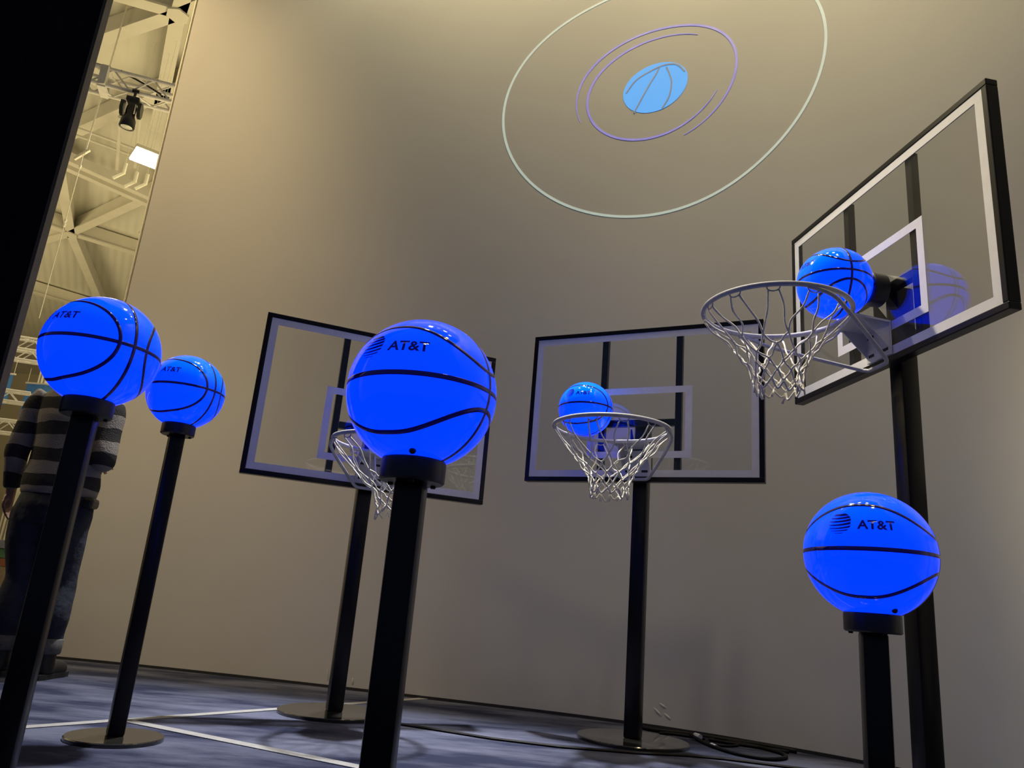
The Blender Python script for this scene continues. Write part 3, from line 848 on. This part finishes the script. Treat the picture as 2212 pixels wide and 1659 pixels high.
def box_truss(label, c, d, half, side, group, m=M_alu, plate=None):
    d = Vector(d).normalized(); s = Vector((-d.y, d.x, 0)); t = thing('lighting_truss', label, 'truss', c, 0, group)
    h = side / 2
    for a in (-1, 1):
        for b in (-1, 1):
            o = s * h * a + Vector((0, 0, h * b)); bm = bmesh.new(); tube(bm, [o - d * half, o + d * half], 0.034, 10); obj('chord', bm, m, t, smooth=True, angle=40)
    n = int(half * 2 / side)
    for k in range(n):
        u0, u1 = -half + k * side, -half + (k + 1) * side; f = 1 if k % 2 else -1
        for o0, o1 in ((s * h * f + Vector((0, 0, h)), s * -h * f + Vector((0, 0, h))), (s * h * f + Vector((0, 0, -h)), s * -h * f + Vector((0, 0, -h))),
                       (s * h + Vector((0, 0, h * f)), s * h + Vector((0, 0, -h * f))), (s * -h + Vector((0, 0, h * f)), s * -h + Vector((0, 0, -h * f)))):
            bm = bmesh.new(); tube(bm, [o0 + d * u0, o1 + d * u1], 0.015, 6); obj('brace', bm, m, t)
    for u in (plate or []):
        bm = bmesh.new(); q = d * u
        up = Vector((0, 0, h + 0.02)); sd = s * (h + 0.02)
        for p0, p1 in ((q + up - sd, q + up + sd), (q - up - sd, q - up + sd), (q + sd - up, q + sd + up), (q - sd - up, q - sd + up)):
            bar(bm, p0, p1, 0.12, 0.06)
        f_ = obj('coupling_frame', bm, m, t)
    return t


tr = box_truss('aluminium box truss carrying the stage lamp, seen between black panel and screen', (-6.60, 10.93, 8.13), (0.953, 0.303, 0), 2.4, 0.30, 'trusses in the hall', plate=[-0.42])
for u, z in ((-0.85, 0.155), (-0.2, 0.155), (0.35, 0.155), (0.30, -0.15)):
    bm = bmesh.new(); p = Vector((0.953, 0.303, 0)) * u + Vector((0.303 * 0.15, -0.953 * 0.15, z)); tube(bm, [p + Vector((-.02, 0, 0.0)), p + Vector((.02, 0, 0.0))], 0.030, 8); obj('cable_tie', bm, M_lampb, tr)
bm = bmesh.new(); d_ = Vector((0.953, 0.303, 0)); e_ = Vector((0.045, -0.143, 0.19))
tube(bm, catmull([d_ * -2.3 + e_, d_ * -0.9 + e_, d_ * -0.3 + e_ + Vector((0, 0, -.02)), d_ * 0.1 + e_ + Vector((0, 0.05, -.10)), d_ * 0.4 + e_ + Vector((0, 0.1, -.2))], 4), 0.015, 6)
obj('truss_cable', bm, M_lampb, tr)

# moving-head stage lamp hanging under the truss
ml = thing('stage_lamp', 'black moving-head stage lamp hanging under the aluminium truss', 'lamp', (-6.46, 10.78, 7.955), math.radians(15))
bm = bmesh.new(); tube(bm, [(0, 0, 0.06), (0, 0, -0.10)], 0.022, 8); tube(bm, [(-0.05, 0, 0.03), (0.05, 0, 0.03)], 0.03, 8); obj('clamp', bm, M_lampb, ml)
bm = bmesh.new(); box(bm, (0, 0, -0.15), (0.20, 0.16, 0.08), bevel=0.02); obj('base_box', bm, M_lampb, ml)
for sx in (-1, 1):
    bm = bmesh.new()
    P = [(0.0, -0.18), (-.09, -0.22), (-.10, -0.36), (-.03, -0.44), (.04, -0.44), (.09, -0.36), (.08, -.22)]
    a = [bm.verts.new((sx * 0.128 + dx, p[0], p[1])) for dx in (-0.026, 0.026) for p in P]
    bm.faces.new(a[:7]); bm.faces.new(a[7:])
    for k in range(7): bm.faces.new((a[k], a[(k + 1) % 7], a[7 + (k + 1) % 7], a[7 + k]))
    obj('yoke_arm', bm, M_lampb, ml)
bm = bmesh.new(); Mh = Matrix.Translation((0, 0, -0.36)) @ Matrix.Rotation(math.radians(3), 4, 'Y') @ Matrix.Rotation(math.radians(6), 4, 'X') @ Matrix.Scale(0.88, 4)
lathe(bm, [(0, 0.16), (0.07, 0.15), (0.085, 0.08), (0.085, -0.08), (0.125, -0.16), (0.135, -0.30), (0.128, -0.315), (0.11, -0.30), (0.0, -0.30)], 28, Mh)
hd = obj('lamp_head', bm, M_lampb, ml, smooth=True, angle=35)
bm = bmesh.new(); lathe(bm, [(0, -0.306), (0.100, -0.306), (0.085, -0.318), (0, -0.326)], 24, Mh); obj('lens', bm, M_lens, hd, smooth=True, angle=40)
for sx in (-1, 1):
    bm = bmesh.new(); box(bm, (sx * 0.070, -0.075, -0.34), (0.018, 0.012, 0.17), bevel=0.003); obj('side_strip', bm, M_rod, ml)

# bright luminaire and the short white hanging rods beneath
lum = thing('ceiling_luminaire', 'glaring rectangular luminaire below the hall roof', 'lamp', (-8.15, 14.55, 9.0), math.radians(-52))
bm = bmesh.new(); box(bm, (0, 0, 0.04), (0.66, 0.56, 0.07), bevel=0.01); obj('housing', bm, M_beam, lum)
bm = bmesh.new(); box(bm, (0, 0, -0.008), (0.62, 0.52, 0.03), bevel=0.006); obj('diffuser', bm, M_lum, lum)
for p in ((-.28, 0), (.28, 0)):
    bm = bmesh.new(); tube(bm, [(p[0], p[1], 0.07), (p[0], p[1], ZR - 9.0)], 0.004, 6); obj('suspension_wire', bm, M_rod, lum)
for i, (p, lab) in enumerate((((-8.93, 15.2, 9.0), 'white hanging rod nearest the black panel, lit by the luminaire'), ((-8.84, 15.55, 9.0), 'middle white hanging rod lit by the luminaire'),
                              ((-8.62, 15.60, 9.0), 'white hanging rod nearest the screen, lit by the luminaire'))):
    t = thing('hanging_rod', lab, 'rod', p, 0, 'white rods under the luminaire')
    bm = bmesh.new(); tube(bm, [(0, 0, -0.06), (0, 0, 0.20)], 0.042, 8); obj('sleeve', bm, M_rod, t)
    bm = bmesh.new(); tube(bm, [(0, 0, 0.20), (0, 0, ZR - 9.0)], 0.004, 6); obj('wire', bm, M_rod, t)
    bm = bmesh.new(); bar(bm, (0, 0, -0.05), (-0.17, -0.05, -0.22), 0.05); obj('arm', bm, M_rod, t)
t = thing('hanging_cable', 'long thin pale cable with turnbuckle hanging from the hall roof', 'cable', (-9.12, 14.0, 8.65))
bm = bmesh.new(); tube(bm, [(0, 0, 0.0), (0.0, 0, -3.6)], 0.008, 6); obj('wire', bm, M_rod, t)
bm = bmesh.new(); bar(bm, (0.10, 0, 0.10), (-0.16, 0, -0.14), 0.05); bar(bm, (0.02, 0, -0.02), (0.06, 0.02, 3.7), 0.03); obj('hanger', bm, M_rod, t)
for z in (-0.30, -1.52, -1.62):
    bm = bmesh.new(); lathe(bm, [(0, -.05), (.022, -.03), (.026, 0), (.022, .03), (0, .05)], 10, Matrix.Translation((0, 0, z))); obj('turnbuckle', bm, M_rod, t)
t = thing('hanging_cable', 'thin pale cable hanging close beside the edge of the screen', 'cable', (-7.62, 14.0, 7.6))
bm = bmesh.new(); tube(bm, [(0, 0, ZR - 7.6), (0.03, 0, -2.6)], 0.008, 6); obj('wire', bm, M_rod, t)
bm = bmesh.new(); lathe(bm, [(0, -.05), (.02, -.03), (.024, 0), (.02, .03), (0, .05)], 10, Matrix.Translation((0.01, 0, -0.6))); obj('turnbuckle', bm, M_rod, t)

# far side of the hall: trusses, columns, banners, stand counter
def line_truss(label, a, b, side, m=M_alu):
    a, b = Vector(a), Vector(b); return box_truss(label, (a + b) / 2, b - a, (b - a).length / 2, side, 'trusses in the hall', m)


line_truss('upper far truss crossing behind the left blue ball', (-16.5, 20.0, 6.45), (-11.2, 21.6, 6.45), 0.34)
line_truss('second far truss under the upper one, behind the left blue ball', (-16.5, 19.6, 6.05), (-11.2, 21.2, 6.05), 0.30)
line_truss('far truss low in the gap beside the striped shoulder', (-16.5, 20.0, 4.05), (-11.9, 21.0, 4.05), 0.34)
line_truss('short bright far truss between the two blue banners', (-13.6, 19.0, 4.60), (-12.3, 19.4, 4.60), 0.28)
for p, lab in (((-14.08, 22.6), 'cream steel column in the hall between the two blue banners'),):
    t = thing('steel_column', lab, 'column', (p[0], p[1], -0.07))
    bm = bmesh.new()
    box(bm, (0, 0, 3.4), (0.05, 0.20, 6.8)); box(bm, (-.10, 0, 3.4), (0.03, 0.20, 6.8)); box(bm, (.10, 0, 3.4), (0.03, 0.20, 6.8)); obj('shaft', bm, M_beam, t)
    for z0, z1, dx in ((2.0, 3.6, 1.0), (6.7, 5.6, 1.0)):
        bm = bmesh.new(); bar(bm, (0, 0, z0), (dx, 0, z1), 0.14, 0.18); obj('diagonal_brace', bm, M_beam, t)
    bm = bmesh.new(); box(bm, (0, 0, 0.02), (0.5, 0.5, 0.04)); obj('foot_plate', bm, M_beam, t)
for x0, x1, y, z0, z1, lab in ((-14.8, -13.50, 20.32, 4.6, 5.45, 'blue banner hanging beside the black panel edge'), (-13.50, -12.0, 20.98, 4.28, 5.40, 'wider blue banner behind the striped shoulder')):
    t = thing('blue_banner', lab, 'banner', ((x0 + x1) / 2, y, z1), 0, 'blue banners in the hall')
    bm = bmesh.new(); n = 12; L = x1 - x0
    for k in range(n + 1):
        xx = -L / 2 + L * k / n; yy = 0.02 * math.sin(k * 1.3)
        for zz in (0.0, -(z1 - z0)):
            bm.verts.new((xx, yy, zz)); bm.verts.new((xx, yy + 0.006, zz))
    bm.verts.ensure_lookup_table(); V = bm.verts
    for k in range(n):
        i, j = 4 * k, 4 * (k + 1)
        bm.faces.new((V[i], V[j], V[j + 2], V[i + 2])); bm.faces.new((V[i + 1], V[i + 3], V[j + 3], V[j + 1]))
    obj('cloth', bm, M_blue, t, smooth=True)
    bm = bmesh.new(); tube(bm, [(-L / 2 - .05, 0, 0.0), (L / 2 + .05, 0, 0.0)], 0.025, 8); obj('banner_pole', bm, M_alu, t)
    for sx in (-1, 1):
        bm = bmesh.new(); tube(bm, [(sx * L / 2, 0, 0.0), (sx * L / 2, 0, 0.42)], 0.006, 6); obj('wire', bm, M_rod, t)
t = thing('display_counter', 'far stand counter with grey, green and orange bands behind the person', 'counter', (-9.6, 15.0, -0.07), math.radians(-32))
for z0, z1, m in ((0.0, 0.52, mat('counter_tan', (.40, .30, .18), .6, noise=(4, .1))), (0.52, 0.66, mat('counter_orange', (.42, .14, .05), .6, noise=(4, .1))),
                  (0.66, 0.82, mat('counter_green', (.10, .30, .13), .6, noise=(4, .1))), (0.82, 0.97, mat('counter_grey', (.22, .24, .34), .5, noise=(4, .1)))):
    bm = bmesh.new(); box(bm, (0, 0, (z0 + z1) / 2), (3.2, 0.8 if z0 < .8 else 0.95, z1 - z0 - 0.006), bevel=0.01); obj('counter_band', bm, m, t)
